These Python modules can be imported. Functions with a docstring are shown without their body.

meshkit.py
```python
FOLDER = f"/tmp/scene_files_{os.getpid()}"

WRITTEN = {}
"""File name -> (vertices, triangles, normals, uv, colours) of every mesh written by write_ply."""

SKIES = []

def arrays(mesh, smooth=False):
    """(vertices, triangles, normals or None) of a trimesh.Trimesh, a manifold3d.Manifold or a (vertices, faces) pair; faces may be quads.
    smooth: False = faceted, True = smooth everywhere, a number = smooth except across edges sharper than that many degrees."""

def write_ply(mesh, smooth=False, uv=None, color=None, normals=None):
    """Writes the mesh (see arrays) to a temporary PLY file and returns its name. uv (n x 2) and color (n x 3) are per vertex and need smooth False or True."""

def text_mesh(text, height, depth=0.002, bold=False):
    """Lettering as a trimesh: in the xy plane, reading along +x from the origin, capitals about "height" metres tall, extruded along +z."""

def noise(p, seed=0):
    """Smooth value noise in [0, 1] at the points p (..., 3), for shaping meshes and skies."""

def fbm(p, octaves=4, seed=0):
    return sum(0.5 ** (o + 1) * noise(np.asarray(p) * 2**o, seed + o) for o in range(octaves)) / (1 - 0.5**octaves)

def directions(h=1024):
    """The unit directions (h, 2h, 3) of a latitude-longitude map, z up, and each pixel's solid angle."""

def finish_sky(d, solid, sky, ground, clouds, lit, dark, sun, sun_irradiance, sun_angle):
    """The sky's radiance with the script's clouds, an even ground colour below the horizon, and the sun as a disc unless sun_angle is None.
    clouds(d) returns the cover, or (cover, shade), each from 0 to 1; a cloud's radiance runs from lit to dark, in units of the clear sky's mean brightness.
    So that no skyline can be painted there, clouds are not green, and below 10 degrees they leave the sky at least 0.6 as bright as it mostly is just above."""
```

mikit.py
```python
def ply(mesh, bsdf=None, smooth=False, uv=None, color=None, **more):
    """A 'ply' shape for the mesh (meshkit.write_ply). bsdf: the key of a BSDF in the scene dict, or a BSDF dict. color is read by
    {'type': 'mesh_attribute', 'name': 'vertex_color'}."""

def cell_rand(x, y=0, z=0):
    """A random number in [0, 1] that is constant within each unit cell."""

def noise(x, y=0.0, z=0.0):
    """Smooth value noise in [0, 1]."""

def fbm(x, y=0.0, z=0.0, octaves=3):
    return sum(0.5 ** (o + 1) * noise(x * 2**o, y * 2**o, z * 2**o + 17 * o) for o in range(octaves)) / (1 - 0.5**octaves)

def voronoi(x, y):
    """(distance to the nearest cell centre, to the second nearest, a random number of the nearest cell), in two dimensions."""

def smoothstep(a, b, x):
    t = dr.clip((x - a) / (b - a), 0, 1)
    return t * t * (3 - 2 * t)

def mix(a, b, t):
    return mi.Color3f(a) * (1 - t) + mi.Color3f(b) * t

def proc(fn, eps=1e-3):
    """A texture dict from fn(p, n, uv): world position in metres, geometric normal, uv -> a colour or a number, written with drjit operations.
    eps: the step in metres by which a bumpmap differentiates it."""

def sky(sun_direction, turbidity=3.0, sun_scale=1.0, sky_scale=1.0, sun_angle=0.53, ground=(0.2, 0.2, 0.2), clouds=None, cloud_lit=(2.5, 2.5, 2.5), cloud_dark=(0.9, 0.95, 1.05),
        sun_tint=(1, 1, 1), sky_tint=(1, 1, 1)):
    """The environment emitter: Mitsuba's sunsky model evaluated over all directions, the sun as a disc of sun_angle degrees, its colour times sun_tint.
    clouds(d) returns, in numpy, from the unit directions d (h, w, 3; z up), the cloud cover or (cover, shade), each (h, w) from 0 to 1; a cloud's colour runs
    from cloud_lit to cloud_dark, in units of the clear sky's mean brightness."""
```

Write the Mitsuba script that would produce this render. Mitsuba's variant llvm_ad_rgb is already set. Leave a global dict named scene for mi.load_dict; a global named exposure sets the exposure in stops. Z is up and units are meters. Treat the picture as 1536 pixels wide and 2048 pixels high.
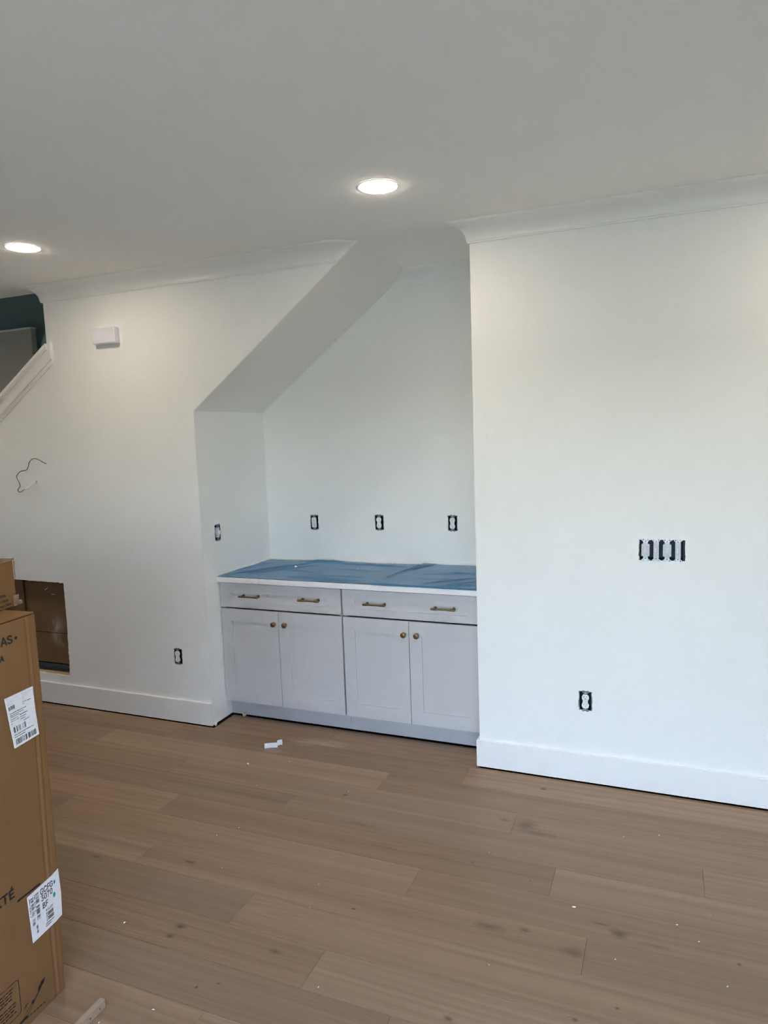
import math, random
import numpy as np, trimesh, drjit as dr, mitsuba as mi
import mikit, meshkit
import manifold3d as m3
from shapely.geometry import Polygon, Point, box as sbox, LineString
from shapely.ops import unary_union
from shapely import affinity
T = mi.ScalarTransform4f
rng = random.Random(7)
nrng = np.random.default_rng(7)
scene, labels = {}, {}

# ---------------------------------------------------------------- camera, sky, exposure
CAM = np.array([2.5682, -3.4038, 1.7496])
FWD = np.array([-0.37546715, 0.92022225, -0.1105234])
UPV = np.array([-0.00928942, 0.11550577, 0.99326337])
scene['camera'] = {'type': 'perspective', 'fov': 57.6499, 'fov_axis': 'x', 'near_clip': 0.05, 'far_clip': 200.0,
                   'to_world': T().look_at(origin=CAM.tolist(), target=(CAM + FWD).tolist(), up=UPV.tolist())}
exposure = 5.60
LAMP = 2.55                     # radiance of the ceiling lenses
LAMP_RGB = (1.0, 0.85, 0.69)
scene['sky'] = mikit.sky(sun_direction=(0.25, 0.75, 0.6), turbidity=3.0, sun_scale=1.0, sky_scale=1.0, ground=(0.10, 0.14, 0.16), sky_tint=(1.32, 1.055, 0.945))

# ---------------------------------------------------------------- helpers
def lin(r, g, b):
    f = lambda c: c / 12.92 if c <= 0.04045 else ((c + 0.055) / 1.055) ** 2.4
    return [f(v / 255.0) for v in (r, g, b)]

def bsdf(name, col, rough=0.5, metallic=0.0, spec=0.5, **kw):
    c = {'type': 'rgb', 'value': list(col)} if isinstance(col, (list, tuple)) else col
    scene[name] = {'type': 'twosided', 'bsdf': {'type': 'principled', 'base_color': c, 'roughness': rough, 'metallic': metallic,
                                                **({'specular': spec} if metallic == 0 else {}), **kw}}

def add(key, mesh, mat, smooth=False, parent=None, **kw):
    k = (parent + '__' if parent else '') + key
    if k in scene or k in labels:
        n = 1
        while f'{k}_{n:03d}' in scene or f'{k}_{n:03d}' in labels: n += 1
        k = f'{k}_{n:03d}'
    scene[k] = mikit.ply(mesh, mat, smooth, **kw)
    return k

def thing(name, label, cat, group=None):
    k, n = name, 0
    while k in labels or k in scene:
        n += 1; k = f'{name}_{n:03d}'
    labels[k] = {'label': label, 'category': cat}
    if group: labels[k]['group'] = group
    return k

def tag(k, label, cat, group=None):
    labels[k] = {'label': label, 'category': cat}
    if group: labels[k]['group'] = group
    return k

def struct(name, mesh, mat, label=None, smooth=False, **kw):
    scene[name] = mikit.ply(mesh, mat, smooth, **kw)
    labels[name] = {'kind': 'structure', **({'label': label} if label else {})}
    return name

def bx(x0, x1, y0, y1, z0, z1):
    return trimesh.creation.box(bounds=[[min(x0, x1), min(y0, y1), min(z0, z1)], [max(x0, x1), max(y0, y1), max(z0, z1)]])

def cbx(x0, x1, y0, y1, z0, z1, r=0.001):
    a, b = np.array([x0, y0, z0]), np.array([x1, y1, z1])
    P = []
    for sx in (0, 1):
        for sy in (0, 1):
            for sz in (0, 1):
                c = np.where([sx, sy, sz], b, a).astype(float)
                s = np.where([sx, sy, sz], -1.0, 1.0)
                for k in range(3):
                    q = c + s * r; q[k] = c[k]; P.append(q)
    return trimesh.convex.convex_hull(np.array(P))

def cat(*ms):
    return trimesh.util.concatenate([m for m in ms])

def extr(poly, t):
    gs = poly.geoms if hasattr(poly, 'geoms') else [poly]
    return cat(*[trimesh.creation.extrude_polygon(g, t, engine='earcut') for g in gs])

def wallmap(mesh, y0=0.0):
    """(X, Z, depth) -> x = X, z = Z, y = y0 + depth: an extruded outline stood up as a wall facing -y"""
    m = mesh.copy(); m.apply_transform(np.array([[1, 0, 0, 0], [0, 0, 1, y0], [0, 1, 0, 0], [0, 0, 0, 1.0]])); return m

def sidemap(mesh, x0=0.0):
    """(Y, Z, depth) -> a wall facing +x whose face is at x0"""
    m = mesh.copy(); m.apply_transform(np.array([[0, 0, -1, x0], [1, 0, 0, 0], [0, 1, 0, 0], [0, 0, 0, 1.0]])); return m

def frame(o, X, Y, Z):
    M = np.eye(4); M[:3, 0], M[:3, 1], M[:3, 2], M[:3, 3] = X, Y, Z, o; return M

def put(mesh, M):
    m = mesh.copy(); m.apply_transform(M); return m

def cyl(p, q, r, n=16):
    return trimesh.creation.cylinder(radius=r, segment=[p, q], sections=n)

def tube(pts, r, sides=8):
    import scipy.interpolate as si
    p = np.asarray(pts, float)
    tck, _ = si.splprep(p.T, s=0, k=3)
    p = np.array(si.splev(np.linspace(0, 1, len(p) * 6), tck)).T
    t = np.gradient(p, axis=0); t /= np.linalg.norm(t, axis=1, keepdims=True)
    a = np.cross(t, [0.31, 0.9, 0.3]); a /= np.linalg.norm(a, axis=1, keepdims=True)
    b = np.cross(t, a); ang = np.arange(sides) * 2 * np.pi / sides
    v = (p[:, None] + r * (np.cos(ang)[None, :, None] * a[:, None] + np.sin(ang)[None, :, None] * b[:, None])).reshape(-1, 3)
    f = []
    for i in range(len(p) - 1):
        for j in range(sides):
            k = (j + 1) % sides
            f += [[i * sides + j, i * sides + k, (i + 1) * sides + k], [i * sides + j, (i + 1) * sides + k, (i + 1) * sides + j]]
    n = len(v); v = np.vstack([v, p[0], p[-1]])
    for j in range(sides):
        k = (j + 1) % sides
        f += [[n, k, j], [n + 1, (len(p) - 1) * sides + j, (len(p) - 1) * sides + k]]
    return trimesh.Trimesh(v, f, process=False)

def jag(p, q, amp, step, r):
    """points from p (included) to q (excluded) with a torn edge"""
    p, q = np.array(p, float), np.array(q, float); n = max(2, int(np.linalg.norm(q - p) / step))
    nrm = np.array([-(q - p)[1], (q - p)[0]]) / np.linalg.norm(q - p)
    return [tuple(p + (q - p) * i / n + nrm * (amp * r.uniform(-1, 1) if i else 0)) for i in range(n)]

# ---------------------------------------------------------------- room dimensions (metres, z up, wall with the alcove at y = 0)
W, D, ZC, ZS, SL = 1.674, 0.755, 2.743, 1.9235, 0.7525      # alcove width and depth, ceiling, soffit's low edge and slope
HB, BT, GAP = 0.1517, 0.014, 0.0095                            # baseboard
HC, CP = 0.0942, 0.0867                                       # crown height and projection
XL = -1.0963                                                  # left wall's upper left end (stair opening)
XT = (ZC - ZS) / SL
X0, X1, Y0 = -4.0, 5.2, -4.1                                  # the room beyond the picture
TD = 0.0127
ROW0, ROWW = -0.030, 0.1775                                   # floor boards

# ---------------------------------------------------------------- materials
def wall_fn(p, n, uv):
    f = mikit.fbm(p.x * 2.3, p.y * 2.3, p.z * 2.3)
    g = mikit.fbm(p.x * 60, p.y * 60, p.z * 60, octaves=2)
    return mi.Color3f(0.82, 0.83, 0.81) * (0.975 + 0.03 * f + 0.012 * g)
bsdf('mat_wall', mikit.proc(wall_fn), 0.55, spec=0.35)
bsdf('mat_ceiling', [0.79, 0.775, 0.745], 0.8, spec=0.2)
bsdf('mat_trim', [0.80, 0.80, 0.79], 0.35, spec=0.45)
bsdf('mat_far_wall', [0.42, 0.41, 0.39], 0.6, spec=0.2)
bsdf('mat_stair_dim_teal', [0.40, 0.49, 0.49], 0.6, spec=0.2)  # dimness of the stairwell put into the teal
bsdf('mat_stair_dim_taupe', [0.46, 0.43, 0.385], 0.6, spec=0.2)  # far stair wall, its low light put into the colour
bsdf('mat_dark', [0.012, 0.013, 0.016], 0.7)
bsdf('mat_gypsum', [0.62, 0.58, 0.52], 0.9, spec=0.1)

KNOTS = [(0.944, -1.523, .022, .012, .9), (0.941, -1.575, .016, .010, .8), (1.338, -1.514, .020, .012, .55), (1.177, -1.736, .006, .006, 1.0), (1.235, -1.70, .006, .005, .8),
         (0.733, -1.189, .030, .010, .7), (2.023, -0.129, .014, .011, .9), (2.427, -1.042, .035, .022, .75), (2.37, -1.01, .045, .006, .6), (1.995, -1.154, .060, .020, .55),
         (2.12, -1.13, .020, .012, .6), (2.294, -1.181, .040, .030, .5), (1.975, -1.58, .016, .010, .8), (2.33, -1.456, .010, .008, .9), (1.502, -1.228, .007, .005, 1.0),
         (0.321, -1.289, .025, .008, .7), (2.80, -1.056, .008, .007, .9), (2.443, -1.371, .006, .005, .9), (1.119, -0.487, .012, .008, .8), (2.0, -0.47, .055, .045, .6),
         (2.06, -0.52, .10, .020, .45), (1.904, -0.459, .022, .014, .5), (2.55, -1.06, .06, .010, .35), (1.846, -0.811, .006, .005, .9), (2.088, -0.853, .005, .005, .7), (1.30, -0.70, .10, .014, .3)]
STAINS = [(0.76, 0.0, .14, .035, .22), (0.64, -0.03, .08, .03, .15), (-0.98, -0.02, .16, .03, .22)]      # drywall dust

def wood_fn(p, n, uv):
    u, v = uv.x, uv.y
    i = dr.floor(v); y = v - i - 0.5
    r1, r2, r3 = mikit.cell_rand(i, 3), mikit.cell_rand(i, 11), mikit.cell_rand(i, 23)
    warp = 0.016 * (mikit.fbm(u * 1.1, i * 5.1, y * 3) - 0.5) + 0.004 * (mikit.noise(u * 5, i * 2.3) - 0.5)
    yy = y + warp
    g1 = mikit.fbm(u * 0.8 + yy * 9, yy * 75, i * 7.3, octaves=4)
    g2 = mikit.fbm(u * 5.0 + 31 * yy, yy * 330 + u * 3, i * 3.7, octaves=2)
    cath = (yy - 0.07 * (r3 - 0.5)) * 30
    ph = dr.sqrt(dr.square(cath) + dr.square((u * 1.1 - 2.0 * dr.floor(u * 0.55 + 0.5)) * 1.6) + 0.15) * 9 + 5 * mikit.fbm(u * 1.5, yy * 20, i)
    arch = mikit.smoothstep(0.35, 0.7, mikit.noise(u * 0.7, i * 1.7, 5.0)) * mikit.smoothstep(0.3, 1.0, dr.abs(dr.sin(ph)))
    band = mikit.fbm(u * 0.35, yy * 16, i * 2.1 + 40)
    t = 0.56 + 0.60 * (g1 - 0.5) + 0.26 * (g2 - 0.5) - 0.16 * arch + 0.55 * (band - 0.5)
    dark, light = mi.Color3f(0.200, 0.121, 0.070), mi.Color3f(0.350, 0.228, 0.142)
    c = mikit.mix(dark, light, dr.clip(t, 0, 1)) * (0.87 + 0.26 * r2)
    c = mikit.mix(c, c * mi.Color3f(0.95, 1.0, 1.07), r1)
    k = mi.Float(0)
    wob = 0.5 + 1.0 * mikit.noise(p.x * 60, p.y * 110)
    for kx, ky, a_, b_, s in KNOTS:
        e = dr.exp(-(dr.square((p.x - kx) / a_) + dr.square((p.y - ky) / b_)) * wob * 1.6)
        k = dr.maximum(k, e * s)
    c = c * (1 - 0.72 * k)
    d = mi.Float(0)
    for kx, ky, a_, b_, s in STAINS:
        e = dr.exp(-(dr.square((p.x - kx) / a_) + dr.square((p.y - ky) / b_)))
        d = dr.maximum(d, e * s * (0.3 + 1.4 * mikit.fbm(p.x * 25, p.y * 60)))
    return mikit.mix(c, mi.Color3f(0.6, 0.57, 0.53), dr.clip(d, 0, 0.6))
bsdf('mat_wood', mikit.proc(wood_fn), 0.42, spec=0.4)
bsdf('mat_subfloor', [0.035, 0.03, 0.025], 0.9, spec=0.1)
bsdf('mat_cabinet', [0.52, 0.51, 0.515], 0.4, spec=0.4)
def quartz_fn(p, n, uv):
    f = mikit.fbm(p.x * 9, p.y * 9, p.z * 30)
    vein = 1 - mikit.smoothstep(0.0, 0.02, dr.abs(f - 0.5))
    seam = mikit.smoothstep(0.0015, 0.0006, dr.abs(p.x - 0.304)) * 0.35
    return mi.Color3f(0.80, 0.80, 0.81) * (1 - 0.08 * vein - seam)
bsdf('mat_toe_shaded', [0.42, 0.425, 0.44], 0.45, spec=0.3)  # darker than the cabinet to carry the shade under the doors
bsdf('mat_strip', [0.36, 0.275, 0.195], 0.6)
bsdf('mat_quartz', mikit.proc(quartz_fn), 0.22, spec=0.5)
bsdf('mat_caulk', [0.66, 0.62, 0.54], 0.6)
bsdf('mat_brass', [0.25, 0.185, 0.095], 0.36, metallic=1.0)
bsdf('mat_brass_dark', [0.12, 0.09, 0.055], 0.5, metallic=0.8)
bsdf('mat_steel', [0.17, 0.18, 0.19], 0.45, metallic=0.5)
bsdf('mat_steel_light', [0.50, 0.53, 0.57], 0.4, metallic=0.5)
bsdf('mat_box_blue', [0.030, 0.042, 0.065], 0.55)
bsdf('mat_device', [0.78, 0.79, 0.82], 0.3)
bsdf('mat_device_grey', [0.52, 0.55, 0.60], 0.3)
bsdf('mat_chime', [0.74, 0.74, 0.80], 0.4)
bsdf('mat_wire', [0.20, 0.185, 0.175], 0.5)
bsdf('mat_wire_lit', [0.75, 0.74, 0.72], 0.5)
bsdf('mat_lamp_trim', [0.85, 0.85, 0.85], 0.4)

def film(base):
    def fn(p, n, uv):
        f = mikit.fbm(p.x * 5, p.y * 7, 3.0)
        return mi.Color3f(base) * (0.85 + 0.3 * f)
    return fn
bsdf('mat_film', mikit.proc(film((0.052, 0.165, 0.31))), 0.30, spec=0.5)
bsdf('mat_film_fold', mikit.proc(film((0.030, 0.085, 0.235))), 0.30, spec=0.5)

def card_fn(p, n, uv):
    f = mikit.fbm(p.x * 6, p.y * 6, p.z * 6)
    fl = mikit.fbm(p.x * 40 + p.y * 40, p.z * 9, 1.0, octaves=2)
    sp = mikit.noise(p.x * 420, p.y * 420, p.z * 420)
    return mi.Color3f(0.212, 0.112, 0.048) * (0.86 + 0.16 * f + 0.07 * fl + 0.08 * sp)
bsdf('mat_card', mikit.proc(card_fn), 0.8, spec=0.15)
def card2_fn(p, n, uv):
    f = mikit.fbm(p.x * 6, p.y * 6, p.z * 6)
    d = mikit.fbm(p.x * 22, 7.0, p.z * 9, octaves=4)
    a = dr.exp(-dr.square((p.x + 1.30) / 0.06) - dr.square((p.z - 0.52) / 0.06)) + 0.7 * dr.exp(-dr.square((p.x + 1.27) / 0.05) - dr.square((p.z - 0.43) / 0.035))
    return mikit.mix(mi.Color3f(0.165, 0.102, 0.055) * (0.85 + 0.3 * f), mi.Color3f(0.55, 0.5, 0.45), dr.clip(a * mikit.smoothstep(0.35, 0.75, d) * 0.7, 0, 0.6))
bsdf('mat_card_shaded', mikit.proc(card2_fn), 0.7, spec=0.2)  # brown lowered to carry the deep shade inside the opening
bsdf('mat_ink', [0.012, 0.011, 0.011], 0.6)
bsdf('mat_ink_soft', [0.10, 0.095, 0.10], 0.7)
bsdf('mat_paper', [0.80, 0.80, 0.83], 0.45)
bsdf('mat_blue_dot', [0.05, 0.20, 0.42], 0.5)
bsdf('mat_green_dot', [0.05, 0.30, 0.22], 0.5)
bsdf('mat_tape', [0.205, 0.125, 0.068], 0.10, spec=0.8, clearcoat=0.6)
bsdf('mat_pine', [0.56, 0.40, 0.26], 0.6)
bsdf('mat_crumb', [0.82, 0.81, 0.78], 0.8)
bsdf('mat_gap_shade', [0.025, 0.034, 0.048], 0.8)  # near black stands for the shade in the gap under the cardboard

# ---------------------------------------------------------------- floor
struct('floor', bx(X0, X1, Y0, 2.6, -0.06, -0.0165), 'mat_subfloor', 'wide plank wood floor in a warm grey brown')
BUTT = {-1: [0.77], 0: [1.627], 1: [-0.57, 1.247], 2: [1.948], 3: [2.713], 4: [0.326, 2.17], 5: [1.658], 6: [0.505, 2.327], 7: [1.10], 8: [1.497], 9: [1.809], 10: [1.262]}
pid = 0
def plank(x0, x1, y0, y1):
    global pid
    e, c = 0.00025, 0.0008
    a0, a1, b0, b1 = x0 + e, x1 - e, y0 + e, y1 - e
    v = [(a0, b0, -0.016), (a1, b0, -0.016), (a1, b1, -0.016), (a0, b1, -0.016), (a0, b0, -c), (a1, b0, -c), (a1, b1, -c), (a0, b1, -c),
         (a0 + c, b0 + c, 0), (a1 - c, b0 + c, 0), (a1 - c, b1 - c, 0), (a0 + c, b1 - c, 0)]
    f = [(0, 1, 5, 4), (1, 2, 6, 5), (2, 3, 7, 6), (3, 0, 4, 7), (4, 5, 9, 8), (5, 6, 10, 9), (6, 7, 11, 10), (7, 4, 8, 11), (8, 9, 10, 11)]
    v = np.array(v); off = rng.uniform(0, 40)
    uv = np.stack([v[:, 0] - x0 + off, pid + 0.5 + (v[:, 1] - (y0 + y1) / 2)], 1)
    # the sides of the seams share one dark place of the pattern with the top
    add('plank', (v, np.array(f)), 'mat_wood', False, 'floor', uv=uv); pid += 1
for k in range(-2, 37):
    y1 = ROW0 - ROWW * k; y0 = y1 - ROWW
    if y0 < Y0: break
    if k == -2: y1 = 0.202
    lo, hi = (0.010, W - 0.004) if k == -2 else (X0 + 0.01, X1 - 0.01)
    cuts = sorted(BUTT.get(k, [rng.uniform(0, 1.8)]))
    if k == -2: cuts = []
    long = k > 12
    while cuts and cuts[0] > lo: cuts.insert(0, cuts[0] - (1.83 if rng.random() < 0.65 else rng.uniform(0.9, 1.6)) * (2 if long else 1))
    while cuts and cuts[-1] < hi: cuts.append(cuts[-1] + (1.83 if rng.random() < 0.65 else rng.uniform(0.9, 1.6)) * (2 if long else 1))
    xs = [lo] + [c for c in cuts if lo + 0.1 < c < hi - 0.1] + [hi]
    for a, b in zip(xs, xs[1:]):
        if k == -1:      # the boards end just under the walls and run on into the alcove
            for p, q, top in ((a, min(b, 0.010), -0.0105), (max(a, 0.010), min(b, W - 0.004), y1), (max(a, W - 0.004), b, -0.0105)):
                if q - p > 0.02: plank(p, q, y0, top)
        else: plank(a, b, y0, y1)

# ---------------------------------------------------------------- walls
def hole(cx, cz, w, h, seed, amp=0.0022):
    r = random.Random(seed); x0, x1, z0, z1 = cx - w / 2, cx + w / 2, cz - h / 2, cz + h / 2
    return Polygon(jag((x0, z0), (x1, z0), amp, 0.008, r) + jag((x1, z0), (x1, z1), amp, 0.008, r) + jag((x1, z1), (x0, z1), amp, 0.008, r) + jag((x0, z1), (x0, z0), amp, 0.008, r))
OUT_L, OUT_R, GANG = (-0.233, 0.426), (2.2085, 0.419), (2.548, 1.1765)
OUT_B = [(0.361, 1.175), (0.836, 1.181), (1.331, 1.184)]
SW = (0.163, 1.184)
HW, HH = 0.0605, 0.0975
r_ = random.Random(5)
access = Polygon(jag((-1.72, 0.208), (-1.143, 0.208), 0.004, 0.03, r_) + jag((-1.143, 0.208), (-1.131, 0.50), 0.0035, 0.012, r_)
                 + jag((-1.131, 0.50), (-1.130, 0.842), 0.002, 0.02, r_) + jag((-1.130, 0.842), (-1.19, 0.847), 0.003, 0.015, r_) + jag((-1.19, 0.847), (-1.72, 0.849), 0.0015, 0.04, r_) + jag((-1.72, 0.849), (-1.72, 0.208), 0.002, 0.03, r_))
STZ = 2.385
wl_poly = Polygon([(X0, 0.012), (0, 0.012), (0, ZS), (XT, ZC), (XL, ZC), (XL, STZ), (X0, STZ - 0.675 * (XL - X0))])
wl_poly = wl_poly.difference(access).difference(hole(*OUT_L, HW, HH, 1)).difference(Point(-1.2905, 1.5165).buffer(0.009))
struct('wall_left', wallmap(extr(wl_poly, TD)), 'mat_wall', 'white drywall left of the alcove')
add('back_sheet', wallmap(extr(Polygon([(X0, 0.012), (-0.014, 0.012), (-0.014, 1.945), (1.04, ZC), (XL, ZC), (XL, STZ), (X0, STZ - 0.675 * (XL - X0))]), TD), 0.102), 'mat_wall', False, 'wall_left')
add('end_cap', bx(XL, XL + TD, TD, 0.102, STZ, ZC - 0.001), 'mat_wall', False, 'wall_left')
wr = sbox(W, 0.012, X1, ZC).difference(hole(*OUT_R, HW + .002, HH, 2)).difference(hole(GANG[0] + 0.001, GANG[1], 0.198, 0.097, 3))
struct('wall_right', wallmap(extr(wr, TD)), 'mat_wall', 'white drywall right of the alcove')
wa = sbox(TD, 0.012, D, ZS).difference(hole(*SW, HW, HH, 4))
struct('wall_alcove_left', sidemap(extr(wa, TD)), 'mat_wall', 'left side wall of the alcove')
wb = Polygon([(-TD, 0.012), (W + TD, 0.012), (W + TD, ZC), (XT - 0.02, ZC), (-TD, ZS)])
for i, o in enumerate(OUT_B): wb = wb.difference(hole(*o, HW, HH, 10 + i))
struct('wall_alcove_back', wallmap(extr(wb, TD), D), 'mat_wall', 'back wall of the alcove')
struct('wall_alcove_right', bx(W, W + TD, TD, D, 0.012, ZC), 'mat_wall')
sv = np.array([(0, 0), (XT, ZC - ZS)]) + [0, ZS]
soff = Polygon([(0, ZS), (XT, ZC), (XT - 0.03, ZC), (-TD, ZS + 0.012), (-TD, ZS)])
struct('wall_soffit', wallmap(extr(soff, D - TD), TD), 'mat_ceiling', 'sloping underside of the stairs over the alcove')
ceil = unary_union([sbox(X0, Y0, X1, 0.0), sbox(XL, 0.0, XT + 0.001, 0.115), sbox(X0, 0.0, XL + .01, 0.104), sbox(XT - 0.05, -0.01, X1, 2.6), sbox(-0.92, 0.115, X1, 2.6)])
cm = extr(ceil, 0.10); cm.apply_translation([0, 0, ZC])
struct('ceiling', cm, 'mat_ceiling', 'flat painted ceiling with recessed lights')
# stairwell behind the left wall
struct('wall_stair', cat(bx(X0 - 1.5, -2.335, 1.0, 1.05, 0, 2.722)), 'mat_stair_dim_taupe', 'far wall of the stairs seen through the opening')
struct('trim_5', bx(X0 - 1.5, -2.33, 0.992, 1.05, 2.722, 2.735), 'mat_trim', 'thin ledge on top of the far stair wall')
struct('wall_stair_upper', cat(bx(X0 - 1.5, -0.9, 1.55, 1.6, 0, 4.6), bx(X0 - 1.5, X0 - 1.45, 0.1, 1.6, 0, 4.6), bx(X0 - 1.5, 0, 0.055, 0.104, ZC + 0.10, 4.6), bx(X0 - 1.5, X0, 0.0127, 0.06, 0, 4.6), bx(X0 - 1.5, -0.9, 0.05, 1.6, 4.6, 4.65)), 'mat_stair_dim_teal')  # unseen roof closes the stairwell so it stays dark
pr = [(0, 0)] + [(0.09 * (1 - math.cos(a)), 0.11 * math.sin(a)) for a in np.linspace(0.1, math.pi / 2, 8)]
arch = Polygon([(-2.20, 4.5), (-2.20, 2.73)] + [(-2.20 - 0.095 * (1 - math.sin(a)), 2.60 + 0.13 * math.cos(a)) for a in np.linspace(0.0, math.pi / 2, 8)][::-1][:0] + [(-2.235, 2.70), (-2.262, 2.665), (-2.30, 2.60), (-2.30, 2.45), (-0.9, 2.45), (-0.9, 4.5)])
struct('wall_stair_end', wallmap(extr(arch, 0.05), 1.06), 'mat_stair_dim_teal')
struct('wall_stair_back', bx(-0.95, -0.9, 0.114, 1.6, 1.2, 4.6), 'mat_stair_dim_teal')
# the room behind the camera: side walls and a rear wall with a wide sliding door to the open
struct('wall_far_right', bx(X1, X1 + 0.1, Y0, 2.6, -0.02, ZC), 'mat_far_wall')
struct('wall_house_back', bx(X0 - 1.5, X1 + 0.1, 2.6, 2.7, -0.06, 4.65), 'mat_wall')
struct('wall_far_left', bx(X0 - 0.1, X0, Y0, 0.0, -0.02, ZC), 'mat_wall')
WIN = (0.5, 4.0, 0.05, 2.15)
rear = sbox(X0 - 0.1, -0.02, X1 + 0.1, ZC).difference(sbox(WIN[0], WIN[2], WIN[1], WIN[3]))
struct('wall_rear', wallmap(extr(rear, 0.12), Y0 - 0.12), 'mat_far_wall')
wf = unary_union([sbox(WIN[0], WIN[2], WIN[1], WIN[3]).difference(sbox(WIN[0] + .06, WIN[2] + .06, WIN[1] - .06, WIN[3] - .06)), sbox(2.21, WIN[2], 2.29, WIN[3])])
struct('window_1', wallmap(extr(wf, 0.06), Y0 - 0.09), 'mat_trim', 'wide sliding glass door frame behind the viewer')

# ---------------------------------------------------------------- crown, baseboards, stair skirt
def crown_prof():
    # (projection from the wall, height under the ceiling)
    P = [(0.0, -HC), (0.010, -HC), (0.011, -HC + 0.006)]
    for a in np.linspace(0, 1, 14):
        t = a * math.pi / 2
        P.append((0.013 + (CP - 0.013 - 0.004) * (1 - math.cos(t)), -HC + 0.008 + (HC - 0.008 - 0.010) * math.sin(t)))
    P += [(CP, -0.010), (CP, 0.0), (0.0, 0.0)]
    return np.array(P)
CPF = crown_prof()
def loft(rings, closed=True):
    n = len(rings[0]); v = np.vstack(rings); f = []
    for i in range(len(rings) - 1):
        for j in range(n if closed else n - 1):
            k = (j + 1) % n
            f += [[i * n + j, i * n + k, (i + 1) * n + k], [i * n + j, (i + 1) * n + k, (i + 1) * n + j]]
    return trimesh.Trimesh(v, f, process=False)
o, z = CPF[:, 0], CPF[:, 1] + ZC - 0.0003
XC = (ZC - HC - ZS) / SL
S3 = lambda x, y, zz: np.stack([np.broadcast_to(x, o.shape), np.broadcast_to(y, o.shape), np.broadcast_to(zz, o.shape)], 1).astype(float)
end = np.clip((z - (ZC - HC)) / SL, 0, XT - XC)
left = loft([S3(XL - o, 0.10, z), S3(XL - o, -o, z), S3(XC, -o, z), S3(XC + end * (0.15 + 0.85), np.where(o > 0, -0.0005, 0.0), z)])
struct('trim_1', left, 'mat_trim', 'crown moulding on the left wall', smooth=25)
struct('trim_2', loft([S3(X1, -o, z), S3(W - o, -o, z), S3(W - o, D, z)]), 'mat_trim', 'crown moulding on the right wall', smooth=25)
struct('trim_3', loft([S3((z - ZS) / SL - 0.003, D - o, z), S3(W, D - o, z)]), 'mat_trim', 'crown moulding at the back of the alcove', smooth=25)
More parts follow.
